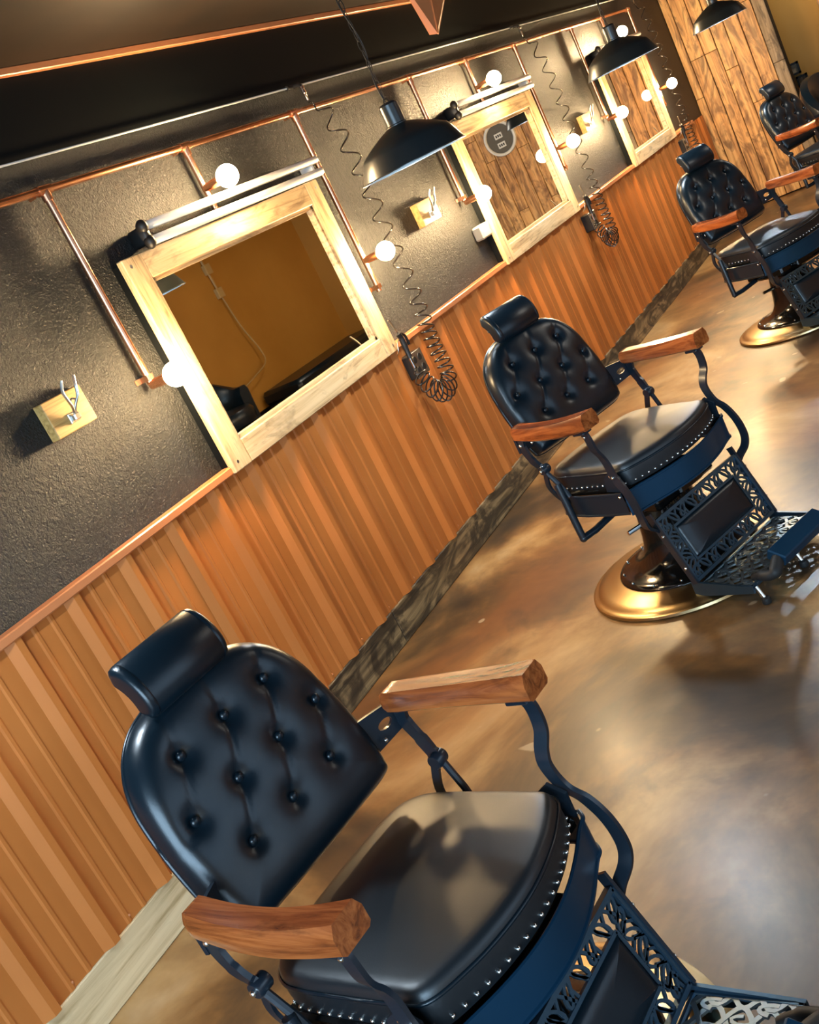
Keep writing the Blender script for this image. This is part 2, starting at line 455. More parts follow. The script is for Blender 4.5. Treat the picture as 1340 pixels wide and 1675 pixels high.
MLAB = ['wall mirror in a scorched pine frame past the nearest wooden hook block, outside the picture',
        'wall mirror in a scorched pine frame reflecting the plain ochre wall',
        'wall mirror in a scorched pine frame reflecting torched planks and a round sign',
        'wall mirror in a scorched pine frame beside the torched plank wall']
def mirror(i):
    x0 = STX[i]+.118; w = 1.255; zb = .945; h = .765; fw = .097
    root = empty('wall_mirror', (x0, YW, zb))
    tag(root, MLAB[i], 'mirror', 'pine-framed station mirrors')
    ya, yb = -.062, -.036
    MB().box(-fw/2, fw/2, ya, yb, -h/2, h/2, .003).build('stile', M['frame_wood_v'], root, loc=(fw/2, 0, h/2))
    MB().box(-fw/2, fw/2, ya, yb, -h/2, h/2, .003).build('stile', M['frame_wood_v'], root, loc=(w-fw/2, 0, h/2))
    rl = (w-2*fw)/2-.001
    MB().box(-rl, rl, ya+.001, yb, -fw*.44, fw*.44, .003).build('rail', M['frame_wood'], root, loc=(w/2, 0, fw*.44))
    MB().box(-rl, rl, ya+.001, yb, -fw*.44, fw*.44, .003).build('rail', M['frame_wood'], root, loc=(w/2, 0, h-fw*.44))
    inn = MB(); q = .014
    for (a, b, c, d) in ((fw, fw+q, fw*.88, h-fw*.88), (w-fw-q, w-fw, fw*.88, h-fw*.88)): inn.box(a, b, ya+.012, yb, c, d)
    for (c, d) in ((fw*.88, fw*.88+q), (h-fw*.88-q, h-fw*.88)): inn.box(fw, w-fw, ya+.012, yb, c, d)
    inn.build('inner_lip', M['frame_wood'], root)
    MB().box(fw*.4, w-fw*.4, yb, yb+.004, fw*.4, h-fw*.4).build('mirror_glass', M['mirror'], root)
    MB().box(.01, w-.01, yb+.004, .0, .01, h-.01).build('backing_board', M['black_smooth'], root)
    for (a, b) in ((.03, .03), (w-.03, .03), (.03, h-.03), (w-.03, h-.03)):
        MB().lathe([(0, -.0015), (.006, -.001), (.0065, .001)], 10, (a, ya, b), 'Y').build('screw', M['steel'], root)
for i in range(1, 4): mirror(i)

RLAB = ['double pale rail above the mirror outside the picture', 'double pale rail above the mirror reflecting the ochre wall',
        'double pale rail above the mirror reflecting the round sign', 'double pale rail above the mirror beside the plank wall']
def rail(i):
    x0 = STX[i]+.285
    root = empty('double_rail', (x0, 2.437, 1.755)); L = 1.15
    tag(root, RLAB[i], 'rail', 'double rails above the mirrors')
    for dz in (.025, -.025):
        MB().lathe([(0, 0), (.014, 0), (.0155, .004), (.0155, L-.004), (.014, L), (0, L)], 14, (0, 0, dz), 'X').build('rail', M['rail_white'], root, 40)
    br = MB()
    for dz in (.025, -.025): br.ball((-.004, -.002, dz*1.05), .024, 12, 8, (.8, .9, 1))
    br.box(-.018, .012, -.012, .063, -.03, .03, .006)
    br.build('end_bracket', M['black_iron'], root, 60)
    MB().box(L-.05, L-.03, .004, .063, -.035, .035, .003).build('bracket', M['rail_white'], root)
for i in range(1, 4): rail(i)

# pine hook blocks
def hook_block(i, w, lab):
    x = STX[i]-.352 if i == 1 else STX[i]-.40
    z = 1.382
    root = empty('hook_block', (x, YW, z)); tag(root, lab, 'hook', 'pine hook blocks')
    MB().box(-w/2, w/2, -.036, 0, -.056, .056, .002).build('wood_block', M['block_wood'], root)
    b = MB().box(-.018, .018, -.041, -.036, -.034, -.004, .002).box(-.012, .012, -.058, -.041, -.030, -.010, .003)
    b.build('hook_base', M['steel'], root)
    for s in (-1, 1):
        pth = catmull([(0, -.048, -.018), (.006*s, -.062, .008), (.020*s, -.075, .03), (.028*s, -.082, .06), (.025*s, -.098, .088)], 6)
        MB().tube(pth, [.0045]*(len(pth)-6)+[.0045, .0045, .0042, .004, .0038, .003], 8).build('prong', M['steel'], root, 60)
    pth = catmull([(-.016, -.068, .022), (0, -.07, .030), (.016, -.068, .022)], 6)
    MB().tube(pth, .003, 6).build('cross_wire', M['steel'], root, 60)
hook_block(1, .165, 'pine block with forked steel hook beside the mirror reflecting the ochre wall')
hook_block(2, .195, 'pine block with a forked steel hook on the black wall above the small junction box')
hook_block(3, .195, 'pine block with a forked steel hook beside the mirror nearest the plank wall')

# small junction box
root = empty('junction_box', (5.205, YW, 1.16)); tag(root, 'small pale junction box on black wall left of the mirror with the round sign', 'junction box')
MB().box(-.058, .058, -.055, 0, -.036, .036, .008).build('box_body', mat('grey_plastic', (.30, .29, .26), .45), root)
for s in (-1, 1): MB().lathe([(0, -.002), (.004, -.001), (.0045, .001)], 8, (s*.04, -.055, 0), 'Y').build('screw', M['steel'], root)

# quad outlet boxes on the ribbed wainscot
def outlet(x, lab):
    root = empty('outlet_box', (x, 2.482, .846)); tag(root, lab, 'outlet', 'steel outlet boxes under the cap')
    MB().box(-.055, .055, -.055, 0, -.052, .052, .004).build('box_body', M['black_iron'], root)
    pl = MB().box(-.058, .058, -.059, -.055, -.055, .055, .002).build('face_plate', M['steel'], root)
    for sx in (-1, 1):
        for sz in (-1, 1):
            MB().lathe([(0, -.0025), (.015, -.0025), (.0165, .0005)], 14, (sx*.024, -.059, sz*.023), 'Y').build('receptacle', M['black_iron'], root)
    return root
outlet(4.00, 'steel four-socket outlet box beside coiled hose, below the mirror reflecting the ochre wall')
outlet(6.63, 'steel four-socket outlet box beside coiled hose, below the mirror with the round sign')
outlet(9.24, 'steel four-socket outlet box beside coiled hose, next to the plank wall')

# air line and coiled hoses with blow guns
root = empty('air_line', (0, 2.478, 2.085)); tag(root, 'thin white air line running along the top of black wall', 'air line')
for a, b in ((-2.3, 4.09), (4.19, 6.72), (6.82, 9.33)):
    MB().tube([(a, 0, 0), (b, 0, 0)], .0038, 8).build('line', M['white_plastic'], root, 40)
for xt in (4.14, 6.77, 9.38):
    MB().tube([(xt-.05, 0, 0), (xt+.05, 0, 0)], .010, 10).tube([(xt, 0, 0), (xt, -.03, -.006), (xt, -.040, -.018)], .010, 10).build('tee_fitting', M['black_iron'], root, 40)

def hose_mesh():
    ax = catmull([(0, 0, -.06), (.04, -.02, -.10), (.068, -.035, -.26), (.068, -.038, -.46), (.055, -.038, -.65), (.045, -.038, -.85), (.03, -.038, -1.0), (0, -.042, -1.12), (-.02, -.05, -1.2), (-.03, -.06, -1.27), (-.055, -.065, -1.34), (-.13, -.068, -1.365), (-.205, -.068, -1.335), (-.25, -.065, -1.27), (-.262, -.06, -1.2)], 50)
    ln = [0]
    for i in range(1, len(ax)): ln.append(ln[-1]+(ax[i]-ax[i-1]).length)
    tot = ln[-1]; N = 760; pts = []; ph = 0; k = 0; prev = 0
    for i in range(N+1):
        s = tot*(i/N)**1.0
        while k < len(ln)-2 and ln[k+1] < s: k += 1
        f = (s-ln[k])/max(1e-9, ln[k+1]-ln[k]); p = ax[k].lerp(ax[k+1], f); t_ = (ax[k+1]-ax[k]).normalized()
        u = s/tot
        pitch = .105 if u < .5 else (.105-(u-.5)/.16*.072 if u < .66 else .033)
        ph += 2*math.pi*(s-prev)/pitch; prev = s
        R_ = .048*min(1, u/.05)*min(1, (1-u)/.03)
        n_ = Vector((0, 1, 0)); n_ = (n_-t_*n_.dot(t_)).normalized(); b_ = t_.cross(n_)
        q = p + b_*math.cos(ph)*R_ + n_*math.sin(ph)*R_*.55
        pts.append(q)
    return pts
hp = hose_mesh()
def hose(xt, lab, glab):
    root = empty('air_hose', (xt, 2.438, 2.06)); tag(root, lab, 'air hose', 'coiled black air hoses')
    MB().tube(hp, .0036, 6).build('coil', M['hose'], root, 60)
    MB().lathe([(0, .0), (.009, 0), (.011, -.012), (.008, -.014), (.010, -.03), (.006, -.034), (.006, -.055), (.0035, -.062)], 12, (0, 0, .01)).build('coupling', M['chrome'], root, 50)
    e = Vector((xt, 2.438, 2.06))+hp[-1]
    g = empty('blow_gun', (e.x, e.y, e.z)); tag(g, glab, 'air gun', 'black blow guns hung on the hoses')
    MB().tube([(0, 0, -.005), (-.002, 0, .045)], .0075, 10).build('connector', M['chrome'], g, 50)
    gb = MB().tube(catmull([(-.002, 0, .04), (.002, 0, .09), (.0, -.002, .13), (-.012, -.004, .155)], 5), [.011]*5+[.013]*5+[.012]*6, 10)
    gb.build('body', M['black_iron'], g, 60)
    MB().tube(catmull([(-.01, -.004, .15), (-.03, -.01, .19), (-.055, -.016, .225)], 5), .0035, 8).build('nozzle', M['steel'], g, 60)
    MB().bar(catmull([(.008, -.004, .15), (.026, -.008, .13), (.026, -.008, .09)], 4), .012, .003, (0, 1, 0)).build('trigger', M['black_iron'], g)
    MB().tube(catmull([(-.012, 0, .13), (-.035, .004, .12), (-.045, .01, .09), (-.038, .03, .075)], 5), .0025, 6).build('hanger', M['steel'], g, 60)
hose(4.14, 'coiled black air hose hanging right of the mirror that reflects ochre wall', 'black blow gun at the lower corner of the mirror reflecting ochre wall')
hose(6.77, 'coiled black air hose hanging right of the mirror with the round sign', 'black blow gun at the lower corner of the mirror with the round sign')
hose(9.38, 'coiled black air hose hanging next to the torched plank wall', 'black blow gun on the hose next to the plank wall')

# ------------------------------------------------------------------ pendant lamps
def pendant(x, y, z, lab):
    root = empty('pendant_lamp', (x, y, z)); KS = .95; tag(root, lab, 'pendant lamp', 'black enamel pendant lamps')
    out = [(.037, .136), (.05, .131), (.075, .121), (.106, .106), (.138, .089), (.165, .071), (.172, .060), (.186, .031), (.2, .0)]
    inn = [(r-.0025, h-.0035) for r, h in out]; inn[-1] = (.1985, .0)
    out = [(a*KS, b*KS) for a, b in out]; inn = [(a*KS, b*KS) for a, b in inn]; sh = MB(); sh.lathe(out+[(.193, -.001), (.193, -.004), (.1885, -.004)], 56); sh.lathe([(.1885, -.004)]+inn[::-1], 56, mi=1)
    sh.build('shade', [M['shade'], M['shade_in']], root, 35)
    MB().lathe([(0, .206), (.027, .206), (.034, .198), (.034, .134), (.038, .131), (.038, .122), (0, .122)], 28).build('socket_cap', M['shade'], root, 40)
    MB().lathe([(0, .128), (.015, .128), (.015, .085), (0, .085)], 14).build('socket', M['white_plastic'], root, 40)
    bu = MB(); bu.ball((0, 0, .055), .032, 18, 12, (1, 1, 1.1)); bu.build('bulb', M['pend_bulb'], root, 60)
    MB().lathe([(0, ZC-z), (.055, ZC-z), (.055, ZC-z-.012), (.02, ZC-z-.03), (0, ZC-z-.03)], 24).build('ceiling_cup', M['shade'], root, 40)
    ch = MB(); zz = .21; k = 0
    ch.tube([(.02*math.cos(t), .0, .204+.018*math.sin(t)) for t in [math.pi*q/8 for q in range(9)]], .002, 6); zz = .220
    while zz < ZC-z-.035:
        pts = []
        for q in range(14):
            a = 2*math.pi*q/14; u = .0065*math.cos(a); w = .019*math.sin(a)
            pts.append((u*math.cos(k*1.57), u*math.sin(k*1.57), zz+.016+w))
        ch.tube(pts, .0017, 5, closed=True); zz += .0335; k += 1
    ch.build('chain', M['black_iron'], root, 60)
    cd = [(.009*math.sin(z_*22), .009*math.cos(z_*22), z_) for z_ in [.21+(ZC-z-.24)*q/70 for q in range(71)]]
    MB().tube(cd, .0022, 6).build('cord', M['rubber'], root, 60)
pendant(1.00, 1.77, 1.58, 'black enamel pendant lamp above the chair by the bare pine baseboard, outside the picture')
pendant(3.46, 1.767, 1.583, 'black enamel pendant lamp hanging between the ochre-reflecting mirror and the round-sign mirror')
pendant(5.91, 1.70, 1.583, 'black enamel pendant lamp hanging before the mirror next to the plank wall')
pendant(8.39, 1.69, 1.575, 'black enamel pendant lamp hanging before the torched plank wall')

# copper sheet fin hanging from the ceiling
root = empty('copper_fin', (4.6, 2.0, ZC)); tag(root, 'folded copper sheet fin hanging point-down from the ceiling', 'metal fin')
def sheet(pts, th):
    p = [Vector(q)-Vector((4.6, 2.0, ZC)) for q in pts]; k = len(p); n_ = (p[1]-p[0]).cross(p[2]-p[0]).normalized()*th
    return MB().add(p+[q+n_ for q in p], [tuple(range(k)), tuple(range(2*k-1, k-1, -1))]+[(i, (i+1) % k, k+(i+1) % k, k+i) for i in range(k)])
sheet([(4.445, 2.0, ZC), (4.64, 1.93, ZC), (4.454, 1.93, 2.009), (4.447, 1.96, 2.02)], .003).build('leaf', M['copper_cap'], root)
sheet([(4.64, 1.93, ZC), (5.18, 2.02, ZC), (4.577, 1.98, 2.018), (4.454, 1.93, 2.009)], .003).build('leaf', M['copper_cap'], root)
MB().tube([(.04, -.072, 0), (-.146, -.072, -.346)], .0035, 6).build('fold', M['copper_cap'], root)

# ------------------------------------------------------------------ barber chair
def ring_surface(outline, center, rings, hfun, flip=False):
    """outline: list of 2D points; returns verts (u,v,h) and faces"""
    n = len(outline); P = []; Fc = []
    for k, rho in enumerate(rings):
        for (bu, bv) in outline:
            u = center[0]+(bu-center[0])*rho; v_ = center[1]+(bv-center[1])*rho
            P.append((u, v_, hfun(u, v_, rho)))
    P.append((center[0], center[1], hfun(center[0], center[1], 0)))
    for k in range(len(rings)-1):
        for i in range(n):
            j = (i+1) % n; Fc.append((k*n+i, k*n+j, (k+1)*n+j, (k+1)*n+i))
    k = len(rings)-1; cidx = len(P)-1
    for i in range(n): Fc.append((k*n+i, k*n+(i+1) % n, cidx))
    return P, Fc
def segd(p, a, b):
    ax, ay = a; bx, by = b; dx, dy = bx-ax, by-ay; L = dx*dx+dy*dy
    t = 0 if L == 0 else max(0, min(1, ((p[0]-ax)*dx+(p[1]-ay)*dy)/L))
    return math.hypot(p[0]-ax-dx*t, p[1]-ay-dy*t)

BTN = [(-.113, .303), (0, .303), (.113, .303), (-.17, .208), (-.057, .208), (.057, .208), (.17, .208), (-.113, .115), (0, .115), (.113, .115)]
def make_chair():
    root = empty('barber_chair')
    # --- base
    MB().lathe([(0, 0), (.345, 0), (.352, .006), (.350, .014), (.340, .019), (.332, .019), (.326, .024), (.30, .030), (.26, .040), (.235, .046), (.20, .048)], 64).build('base_plate', M['bronze'], root, 40)
    MB().lathe([(.238, .040), (.240, .047), (.236, .053), (.215, .057), (.185, .064), (.155, .078), (.135, .098), (.122, .125), (.115, .16), (.110, .20), (.104, .25), (.098, .285)], 48).build('base_bell', M['bell'], root, 60)
    bo = MB()
    for k in range(14):
        a = 2*math.pi*(k+.3)/14; bo.ball((.222*math.cos(a), .222*math.sin(a), .058), .0045, 8, 6)
    MB_o = bo.build('rivet_ring', M['stud'], root, 60); MB_o['kind'] = 'stuff'
    MB().box(-.15, .15, -.12, .14, .285, .345, .01).box(-.06, .06, -.15, .16, .30, .335, .006).build('seat_carriage', M['bell'], root)
    MB().tube([(-.11, .02, .225), (-.17, .035, .225)], .008, 8).build('lock_pin', M['chrome'], root, 40)
    # --- seat
    so = [(-.222, -.125), (-.15, -.163), (-.075, -.183), (0, -.190), (.075, -.183), (.15, -.163), (.222, -.125), (.232, -.06), (.234, .03), (.234, .13), (.225, .185), (.19, .222), (.11, .236), (0, .240), (-.11, .236), (-.19, .222), (-.225, .185), (-.234, .13), (-.234, .03), (-.232, -.06)]
    so = [(p.x, p.y) for p in catmull([(a, b, 0) for a, b in so], 6, True)]
    rings = [1.0, .998, .99, .975, .955, .92, .87, .8, .7, .58, .44, .3, .15]
    def hs(u, v_, r): return .470+.030*(max(0, 1-r**36))**.5+.012*(1-r*r)
    Pt, Fc = ring_surface(so, (0, .03), rings, hs)
    mb = MB().add(Pt, Fc)
    n = len(so); low = [(u*.992, .03+(v_-.03)*.992, .425) for u, v_ in so]; mid = [(u*1.004, .03+(v_-.03)*1.004, .452) for u, v_ in so]; top = [(u, v_, .470) for u, v_ in so]
    b0 = top+mid+low; Fs = []
    for q in (0, 1):
        for i in range(n): j = (i+1) % n; Fs.append((q*n+i, q*n+j, (q+1)*n+j, (q+1)*n+i))
    Fs.append(tuple(2*n+i for i in range(n)))
    mb.add(b0, Fs); seat = mb.build('seat_cushion', M['leather_seat'], root, 50)
    pp_ = [(u*1.002, .03+(v_-.03)*1.002, .478) for u, v_ in so]
    MB().tube([Vector(p) for p in pp_], .0036, 6, closed=True).build('piping', M['leather'], seat, 60)
    nails = MB()
    acc = 0; prevp = None
    for (u, v_) in so+[so[0]]:
        if prevp is not None:
            d = math.hypot(u-prevp[0], v_-prevp[1]); 
            while acc + d >= .0235:
                f = (.0235-acc)/d if d > 0 else 0; prevp = (prevp[0]+(u-prevp[0])*f, prevp[1]+(v_-prevp[1])*f); d = math.hypot(u-prevp[0], v_-prevp[1]); acc = 0
                if prevp[1] < .2: nails.ball((prevp[0]*1.004, .03+(prevp[1]-.03)*1.004, .437), .0042, 8, 6)
            acc += d
        prevp = (u, v_)
    nails.build('nail_row', M['stud'], seat, 60)['kind'] = 'stuff'
    # --- enamel apron bands round the seat
    fb = catmull([(-.262, -.125, 0), (-.245, -.142, 0), (-.215, -.150, 0), (-.14, -.178, 0), (-.07, -.196, 0), (0, -.202, 0), (.07, -.196, 0), (.14, -.178, 0), (.215, -.150, 0), (.245, -.142, 0), (.262, -.125, 0)], 5)
    def band(name, path, z0, z1, m_):
        mb = MB(); nP = len(path)
        Vv = []
        for p in path:
            for z in (z0, z1): Vv.append((p.x, p.y, z))
        Fz = [(2*i, 2*i+2, 2*i+3, 2*i+1) for i in range(nP-1)]
        mb.add(Vv, Fz)
        mb.tube([(p.x, p.y, z1) for p in path], .0042, 6).tube([(p.x, p.y, z0) for p in path], .0042, 6)
        return mb.build(name, m_, root, 50)
    band('front_band', fb, .345, .420, M['apron'])
    for s in (-1, 1):
        sd = [Vector((s*.262, -.118, 0)), Vector((s*.266, -.03, 0)), Vector((s*.266, .06, 0)), Vector((s*.258, .13, 0))]
        band('side_band', sd, .348, .418, M['chair_metal'])
    bk = catmull([(-.258, .13, 0), (-.235, .20, 0), (-.12, .245, 0), (0, .252, 0), (.12, .245, 0), (.235, .20, 0), (.258, .13, 0)], 5)
    band('rear_band', bk, .35, .415, M['chair_metal'])
    MB().box(-.24, .24, -.13, .21, .405, .427, .006).build('seat_pan', M['bell'], root)
    # --- backrest
    tilt = math.radians(18)
    Bm = Matrix.Translation((0, .235, .55)) @ Matrix.Rotation(-tilt, 4, 'X')     # local: x=u, z=v, -y = front
    bo_ = [(-.20, .004), (-.10, .0), (0, -.001), (.10, .0), (.20, .004), (.218, .022), (.226, .07), (.229, .13), (.227, .20), (.215, .285), (.185, .345), (.135, .385), (.07, .403), (0, .408), (-.07, .403), (-.135, .385), (-.185, .345), (-.215, .285), (-.227, .20), (-.229, .13), (-.226, .07), (-.218, .022)]
    bo_ = [(p.x, p.y) for p in catmull([(a, b, 0) for a, b in bo_], 7, True)]
    rings = [1.0, .998, .993, .985, .97, .95, .925, .9]+[.9-.0265*k for k in range(1, 33)]
    lines = [(BTN[0], BTN[3]), (BTN[1], BTN[4]), (BTN[2], BTN[5]), (BTN[4], BTN[7]), (BTN[5], BTN[8]), (BTN[6], BTN[9]), (BTN[1], (.02, .40)), (BTN[2], (.15, .38)), (BTN[0], (-.09, .40)), (BTN[3], (-.235, .17)), (BTN[6], (.235, .24))]
    def hb(u, v_, r):
        h = .052*(max(0, 1-r**14))**.5 + .010*(1-r*r)
        for (a, b) in BTN:
            d2 = (u-a)**2+(v_-b)**2
            h -= .009*math.exp(-d2/.00034)+.0055*math.exp(-d2/.0018)
        if r < .985:
            for a, b in lines:
                d = segd((u, v_), a, b); h -= .0022*math.exp(-(d/.0055)**2)
        return h
    Pt, Fc = ring_surface(bo_, (0, .2), rings, hb)
    mb = MB().add([tuple(Bm @ Vector((u, -h, v_))) for u, v_, h in Pt], Fc)
    n = len(bo_)
    r1 = [tuple(Bm @ Vector((u, 0, v_))) for u, v_ in bo_]; r2 = [tuple(Bm @ Vector((u*.995, .012, .2+(v_-.2)*.995))) for u, v_ in bo_]; r3 = [tuple(Bm @ Vector((u*.97, .018, .2+(v_-.2)*.97))) for u, v_ in bo_]
    Fs = []
    for q in (0, 1):
        for i in range(n): j = (i+1) % n; Fs.append((q*n+i, (q+1)*n+i, (q+1)*n+j, q*n+j))
    Fs.append(tuple(2*n+i for i in range(n)))
    mb.add(r1+r2+r3, Fs); back = mb.build('backrest', M['leather'], root, 60)
    MB().tube([Vector(p) for p in r1], .0035, 6, closed=True).build('piping', M['leather'], back, 60)
    for (a, b) in BTN:
        h = .052+.010*.6-.0150; c = Bm @ Vector((a, -h-.006, b))
        k = MB().ball((0, 0, 0), .0092, 14, 10, (1, .7, 1)).build('button', M['leather'], back, 60); k.location = c
    # --- headrest
    hm = Matrix.Translation((-.018, .318, .980)) @ Matrix.Rotation(math.radians(-27), 4, 'X') @ Matrix.Diagonal((1.02, 1.1, 1.1, 1))
    sec = []
    for k in range(17):
        a = math.radians(-90+180*k/16); sec.append((-.034*math.cos(a)**.8 if abs(math.cos(a)) > 1e-6 else 0, .052*math.sin(a)))
    for k in range(1, 8):
        b_ = .050-.100*k/8; sec.append((.016-.014*math.cos(math.pi*b_/.1), b_))
    xs = [(-.098, .70), (-.0965, .86), (-.092, .96), (-.084, 1.0), (-.083, .985), (-.081, .985), (-.080, 1.0), (0, 1.0), (.080, 1.0), (.081, .985), (.083, .985), (.084, 1.0), (.092, .96), (.0965, .86), (.098, .70)]
    Pt = []; n = len(sec)
    for x, s in xs:
        for (a, b) in sec: Pt.append(tuple(hm @ Vector((x, a*s, b*s))))
    Fc = []
    for i in range(len(xs)-1):
        for j in range(n): k = (j+1) % n; Fc.append((i*n+j, (i+1)*n+j, (i+1)*n+k, i*n+k))
    Fc.append(tuple(range(n))); Fc.append(tuple((len(xs)-1)*n+j for j in range(n)))
    head = MB().add(Pt, Fc).build('headrest', M['leather'], root, 45)
    hb_ = MB().box(-.085, .085, .006, .012, -.034, .02, .002, mat=hm)
    hb_.build('headrest_plate', M['chair_metal'], head)
    cl = MB()
    for s in (-1, 1):
        for b in (-.03, .006): cl.ball(tuple(hm @ Vector((s*.088, .012, b))), .0045, 8, 6)
    cl.build('clip', M['chrome'], head, 60)
    MB().bar([(0, .338, .80), (0, .352, .90), (0, .345, .955)], .04, .008, (1, 0, 0)).build('headrest_post', M['chrome'], root)
    # --- armrests and irons
    for s in (-1, 1):
        mb = MB(); path = catmull([(s*.283, .205, .679), (s*.294, .10, .675), (s*.297, 0, .675), (s*.292, -.08, .679), (s*.284, -.150, .685)], 6)
        L = len(path); Pt = []; Fc = []
        cs = [(-.5, -.38), (-.40, -.5), (.40, -.5), (.5, -.38), (.5, .15), (.36, .5), (-.36, .5), (-.5, .15)]
        for i, p in enumerate(path):
            u = i/(L-1); w = .056+.012*u; th = .043+.009*u
            if i == 0: w *= .75; th *= .7
            if i == 1: w *= .95
            for a, b in cs: Pt.append((p.x+a*w, p.y, p.z+b*th))
        m8 = len(cs)
        for i in range(L-1):
            for j in range(m8): k = (j+1) % m8; Fc.append((i*m8+j, i*m8+k, (i+1)*m8+k, (i+1)*m8+j))
        Fc.append(tuple(range(m8))[::-1]); Fc.append(tuple((L-1)*m8+j for j in range(m8)))
        mb.add(Pt, Fc).build('armrest', M['arm_wood'], root, 35)
        # front arm iron, runs on down round the apron to the foot panel
        fi = catmull([(s*.288, -.100, .656), (s*.289, -.112, .628), (s*.284, -.113, .585), (s*.266, -.108, .552), (s*.258, -.108, .522), (s*.262, -.120, .475), (s*.270, -.146, .440), (s*.275, -.166, .39), (s*.276, -.172, .335), (s*.266, -.166, .300), (s*.240, -.155, .278), (s*.222, -.150, .262)], 6)
        MB().bar(fi, .026, .009, (0, 1, .25)).build('front_iron', M['chair_metal'], root, 30)
        MB().box(s*.288-.02, s*.288+.02, -.125, -.075, .644, .654, .003).build('arm_bracket', M['chair_metal'], root)
        # gusset between iron and seat
        gx = s*.250
        g = MB(); gp = [(-.128, .470), (-.095, .492), (-.062, .470), (-.052, .425), (-.125, .418)]
        g.add([(gx-.004, a, b) for a, b in gp]+[(gx+.004, a, b) for a, b in gp], [tuple(range(5)), tuple(range(9, 4, -1))]+[(i, (i+1) % 5, 5+(i+1) % 5, 5+i) for i in range(5)])
        g.build('gusset', M['chair_metal'], root)
        # rear arm link
        ri = catmull([(s*.286, .190, .655), (s*.288, .195, .620), (s*.288, .178, .575), (s*.282, .160, .545), (s*.276, .150, .530)], 6)
        MB().bar(ri, [.030, .029, .028, .027, .026, .025]*4+[.024], .010, (0, 1, 0)).build('rear_link', M['chair_metal'], root, 30)
        MB().lathe([(0, -.016), (.014, -.016), (.016, -.013), (.016, .013), (.014, .016), (0, .016)], 16, (s*.278, .152, .535), 'X').build('hinge', M['chair_metal'], root, 40)
        MB().tube([(s*.282, .150, .53), (s*.274, .120, .470), (s*.268, .105, .425)], .008, 8).build('rear_strut', M['chair_metal'], root, 40)
        MB().bar(catmull([(s*.272, .158, .53), (s*.270, .18, .47), (s*.264, .165, .425), (s*.262, .13, .40)], 5), .018, .007, (0, 1, .3)).build('rear_strut', M['chair_metal'], root, 30)
        # plate with oval hole between back and arm
        pm = Matrix.Translation((s*.252, .222, .636)) @ Matrix.Rotation(math.radians(-14)*s, 4, 'Z')
        pl = MB(); nn = 24; Pt = []
        for k in range(nn):
            a = 2*math.pi*k/nn; ca, sa = math.cos(a), math.sin(a)
            q = max(abs(ca), abs(sa)); ox, oz = .045*ca/q, .040*sa/q*(1-.25*(s*ca/q+1)/2)
            ix, iz = .018*ca+s*.008, .010*sa
            for y_ in (-.004, .004): Pt += [(ox, y_, oz), (ix, y_, iz)]
        Fz = []
        for k in range(nn):
            a = 4*k; b = 4*((k+1) % nn)
            Fz += [(a, b, b+1, a+1), (a+2, a+3, b+3, b+2), (a, a+2, b+2, b), (a+1, b+1, b+3, a+3)]
        pl.add([tuple(pm @ Vector(p)) for p in Pt], Fz).build('back_plate', M['chair_metal'], root)
        for (cx, cy, cz, rad) in ((s*.292, -.104, .632, .006), (s*.268, -.118, .478, .006), (s*.258, -.098, .478, .005), (s*.296, .152, .535, .006), (s*.294, .195, .632, .0065), (s*.268, -.112, .41, .005), (s*.27, .112, .424, .005), (s*.235, .21, .615, .005)):
            MB().ball((cx, cy, cz), rad, 10, 6).build('bolt', M['stud'], root, 60)
    # recline lever on one side
    lv = catmull([(-.286, .118, .480), (-.290, .110, .40), (-.294, .102, .31), (-.294, .100, .283)], 5)
    MB().tube(lv, .0125, 10).tube([(-.294, .100, .283), (-.24, .094, .282), (-.12, .085, .295)], .0125, 10).ball((-.294, .100, .283), .0135, 10, 8).build('recline_lever', M['chair_metal'], root, 50)
    # --- foot panel
    A0 = Vector((0, -.150, .288)); A1 = Vector((0, -.215, .076)); dn = (A1-A0); PH = dn.length; dn = dn.normalized()
    nrm = Vector((1, 0, 0)).cross(dn).normalized()
    if nrm.y > 0: nrm = -nrm
    def fp(u, v_, o=0): return Vector((u, 0, 0))+A0+dn*v_+nrm*o
    W2 = .213; bw = .052
    fr = MB()
    def pbar(pts, w, t_=.010, closed=False): fr.bar([fp(*p) for p in pts], w, t_, nrm, closed=closed)
    for (p, q) in (((-W2, 0), (W2, 0)), ((W2, 0), (W2, PH)), ((W2, PH), (-W2, PH)), ((-W2, PH), (-W2, 0))): pbar([p, q], .016, .010)
    fr.build('panel_frame', M['cast'], root)
    sc_ = MB()
    def curl(cu, cv, rx, ry, ang, o=0.0, w=.006, t_=.006, mbx=None, fun=fp):
        pts = []
        for k in range(12):
            a = 2*math.pi*k/12; x_, y_ = rx*math.cos(a), ry*math.sin(a)
            pts.append(fun(cu+x_*math.cos(ang)-y_*math.sin(ang), cv+x_*math.sin(ang)+y_*math.cos(ang), o))
        (mbx or sc_).bar(pts, w, t_, nrm if fun is fp else Vector((0, 0, 1)), closed=True)
    def vine(pts, w=.006, t_=.006):
        sc_.bar([fp(*p) for p in pts], w, t_, nrm)
    iw, iv0, iv1 = W2-bw, bw*.92, PH-bw*.95
    for (p, q) in (((-iw, iv0), (iw, iv0)), ((iw, iv0), (iw, iv1)), ((iw, iv1), (-iw, iv1)), ((-iw, iv1), (-iw, iv0))): vine([p, q], .008, .008)
    nx = 9
    for k in range(nx):
        u = -W2+bw*.5+(2*W2-bw)*k/(nx-1)
        for vc in (bw*.46, PH-bw*.47):
            curl(u, vc, .021, .0085, (.9 if k % 2 else -.9))
            vine([(u-.022, vc-.02), (u-.006, vc+.002), (u+.004, vc+.02)], .006); vine([(u+.022, vc-.018), (u+.010, vc), (u+.014, vc+.02)], .005)
